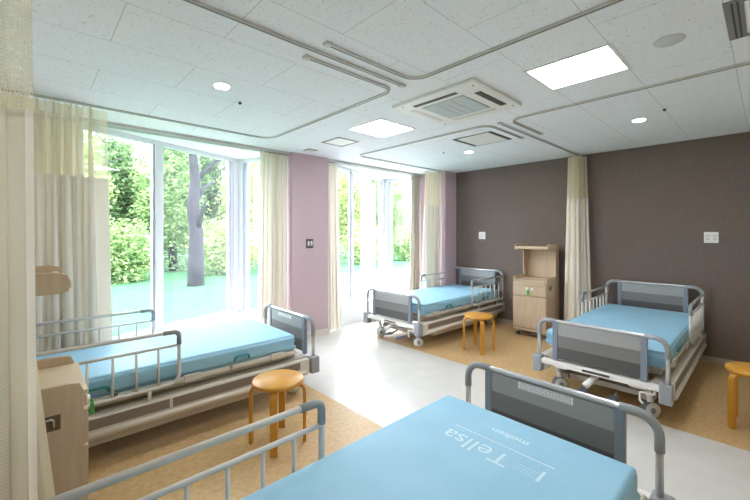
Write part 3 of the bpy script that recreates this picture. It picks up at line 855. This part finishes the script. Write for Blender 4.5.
def crown_mesh(name, mat, n, rx, ry, zc, rz, seed, size):
    rnd = random.Random(seed); vs, fs = [], []
    clumps = []
    for _ in range(44):
        while True:
            p = Vector((rnd.uniform(-1, 1), rnd.uniform(-1, 1), rnd.uniform(-1, 1)))
            if p.length < 1: break
        clumps.append((Vector((p.x*rx*.8, p.y*ry*.8, zc+p.z*rz*.85)), rnd.uniform(.45, .95)))
    for _ in range(n):
        c, r = rnd.choice(clumps)
        d = Vector((rnd.gauss(0, 1), rnd.gauss(0, 1), rnd.gauss(0, 1))).normalized()*r*rnd.uniform(.6, 1.05)
        p = c+d; s = size*rnd.uniform(.6, 1.3)
        u = Vector((rnd.gauss(0, 1), rnd.gauss(0, 1), rnd.gauss(0, .6))).normalized()
        v = u.cross(Vector((rnd.gauss(0, 1), rnd.gauss(0, 1), rnd.gauss(0, 1)))).normalized()
        k = len(vs)
        vs += [p-u*s, p+v*s*.45, p+u*s, p-v*s*.45]; fs.append((k, k+1, k+2, k+3))
    me = bpy.data.meshes.new(name); me.from_pydata([tuple(v) for v in vs], [], fs); me.materials.append(mat); return me
CR = [crown_mesh('crown', M['leafA'], 19000, 1.05, .8, 3.0, 2.9, 21, .075), crown_mesh('crown', M['leafB'], 19000, 1.05, .8, 3.0, 2.9, 22, .08),
      crown_mesh('crown', M['leafC'], 20000, 1.5, 1.0, 3.4, 3.4, 23, .10)]
def trunk_mesh(seed, h, r, lean):
    rnd = random.Random(seed); b = MB(); pts = []; rr = []
    for i in range(7):
        s = i/6; pts.append((lean*s*s*h*.5+rnd.uniform(-.08, .08), rnd.uniform(-.06, .06), -.06+h*s)); rr.append(r*(1-.6*s))
    b.tube(pts, r, M['bark'], 10, rr)
    for k in range(4):
        i = 2+k % 4; p = Vector(pts[i]); a = rnd.uniform(0, 2*PI)
        e = p+Vector((math.cos(a)*1.1, math.sin(a)*.7, .9)); b.tube([p, (p+e)/2+Vector((0, 0, .15)), e], .05, M['bark'], 7, [rr[i]*.5, rr[i]*.35, .015])
    return b.mesh('trunk')
TR = [trunk_mesh(31, 4.2, .14, .35), trunk_mesh(32, 4.6, .24, -.12), trunk_mesh(33, 5, .18, .2)]
spots = [(.9, 16.5, 0, 0, 'bright tree left of the first window mullion'), (4.15, 16.1, 1, 2, 'mid green tree in the front row behind the thick dark trunk'),
         (7.4, 16.6, 0, 2, 'bright tree seen through the narrow return pane'), (-2.4, 16.6, 1, 2, 'mid green tree at the left end of the front row outside'),
         (10.7, 16.9, 1, 0, 'tree beyond the pale paving, left in the far window'), (14.0, 17.0, 0, 2, 'bright tree beyond the pale paving, right in the far window'),
         (17.3, 17.1, 1, 0, 'mid green tree farthest right in the front row outside'),
         (-1.2, 20.4, 2, 2, 'dark tree in the back row, far left'), (2.9, 20.5, 2, 0, 'dark tree in the back row behind the left window mullion'),
         (7.0, 20.4, 2, 2, 'dark tree in the back row behind the return pane'), (11.1, 20.6, 2, 0, 'dark tree in the back row behind the far window'),
         (15.2, 20.7, 2, 1, 'dark tree in the back row, second from the right'), (19.3, 20.7, 2, 1, 'dark tree at the far right of the back row')]
for i, (x, y, c, tr, l) in enumerate(spots):
    t = thing('garden_tree', l, 'tree', (x, y, -.05), PI*(i % 2), 'trees beyond the lawn')
    child(t, 'crown', CR[c]); k = child(t, 'trunk', TR[tr])
t = thing('garden_tree', 'tall tree with a thick dark trunk on the lawn edge behind the insect screen', 'tree', (3.5, 11.2, -.05), 0, 'trees beyond the lawn')
child(t, 'crown', crown_mesh('crown', M['leafB'], 9000, .5, .4, 5.3, .9, 24, .075)); child(t, 'trunk', TR[1])
SH = [crown_mesh('foliage', M['leafB'], 9000, 1.0, .2, .9, .6, 41, .07), crown_mesh('foliage', M['leafA'], 9000, 1.0, .2, .95, .6, 42, .07)]
for i, x in enumerate((-5.0, -1.6, 1.8, 5.2, 8.6, 12.0, 15.4, 18.8)):
    t = thing('garden_shrub', '', 'shrub', (x, 13.6, -.05), 0, 'shrubs along the lawn edge')
    t['label'] = 'low leafy shrub at the lawn edge, %s from the left' % ('first second third fourth fifth sixth seventh eighth ninth tenth'.split()[i])
    child(t, 'foliage', SH[i % 2])

# ------------------------------------------------------------------ light, world, camera
w = bpy.data.worlds.new('World'); S.world = w; w.use_nodes = True
nt = w.node_tree; nt.nodes.clear()
wo = nt.nodes.new('ShaderNodeOutputWorld'); bg = nt.nodes.new('ShaderNodeBackground')
bg.inputs[0].default_value = (.85, .91, 1.0, 1); bg.inputs[1].default_value = 7.6
nt.links.new(bg.outputs[0], wo.inputs[0])
sl = bpy.data.lights.new('sun', 'SUN'); sl.energy = 2.6; sl.angle = .1; sl.color = (1, .96, .88)
so = bpy.data.objects.new('sun', sl); COL.objects.link(so)
so.rotation_euler = Vector((.35, .75, -1.0)).to_track_quat('-Z', 'Y').to_euler()

cam = bpy.data.cameras.new('camera'); co = bpy.data.objects.new('camera', cam); COL.objects.link(co)
cam.sensor_width = 36; cam.lens = 368/750*36; cam.shift_y = -17/750; cam.clip_start = .02
yaw = math.atan2(394, 368)
co.location = (0, 0, 1.45); co.rotation_euler = (PI/2, 0, yaw-PI/2)
S.camera = co
S.view_settings.view_transform = 'Standard'; S.view_settings.look = 'None'; S.view_settings.gamma = 1
S.view_settings.use_curve_mapping = False; S.view_settings.exposure = 1.08
S.cycles.use_denoising = True
S.cycles.max_bounces = 12; S.cycles.diffuse_bounces = 6; S.cycles.transparent_max_bounces = 24
S.cycles.sample_clamp_indirect = 8
S.cycles.caustics_reflective = False; S.cycles.caustics_refractive = False
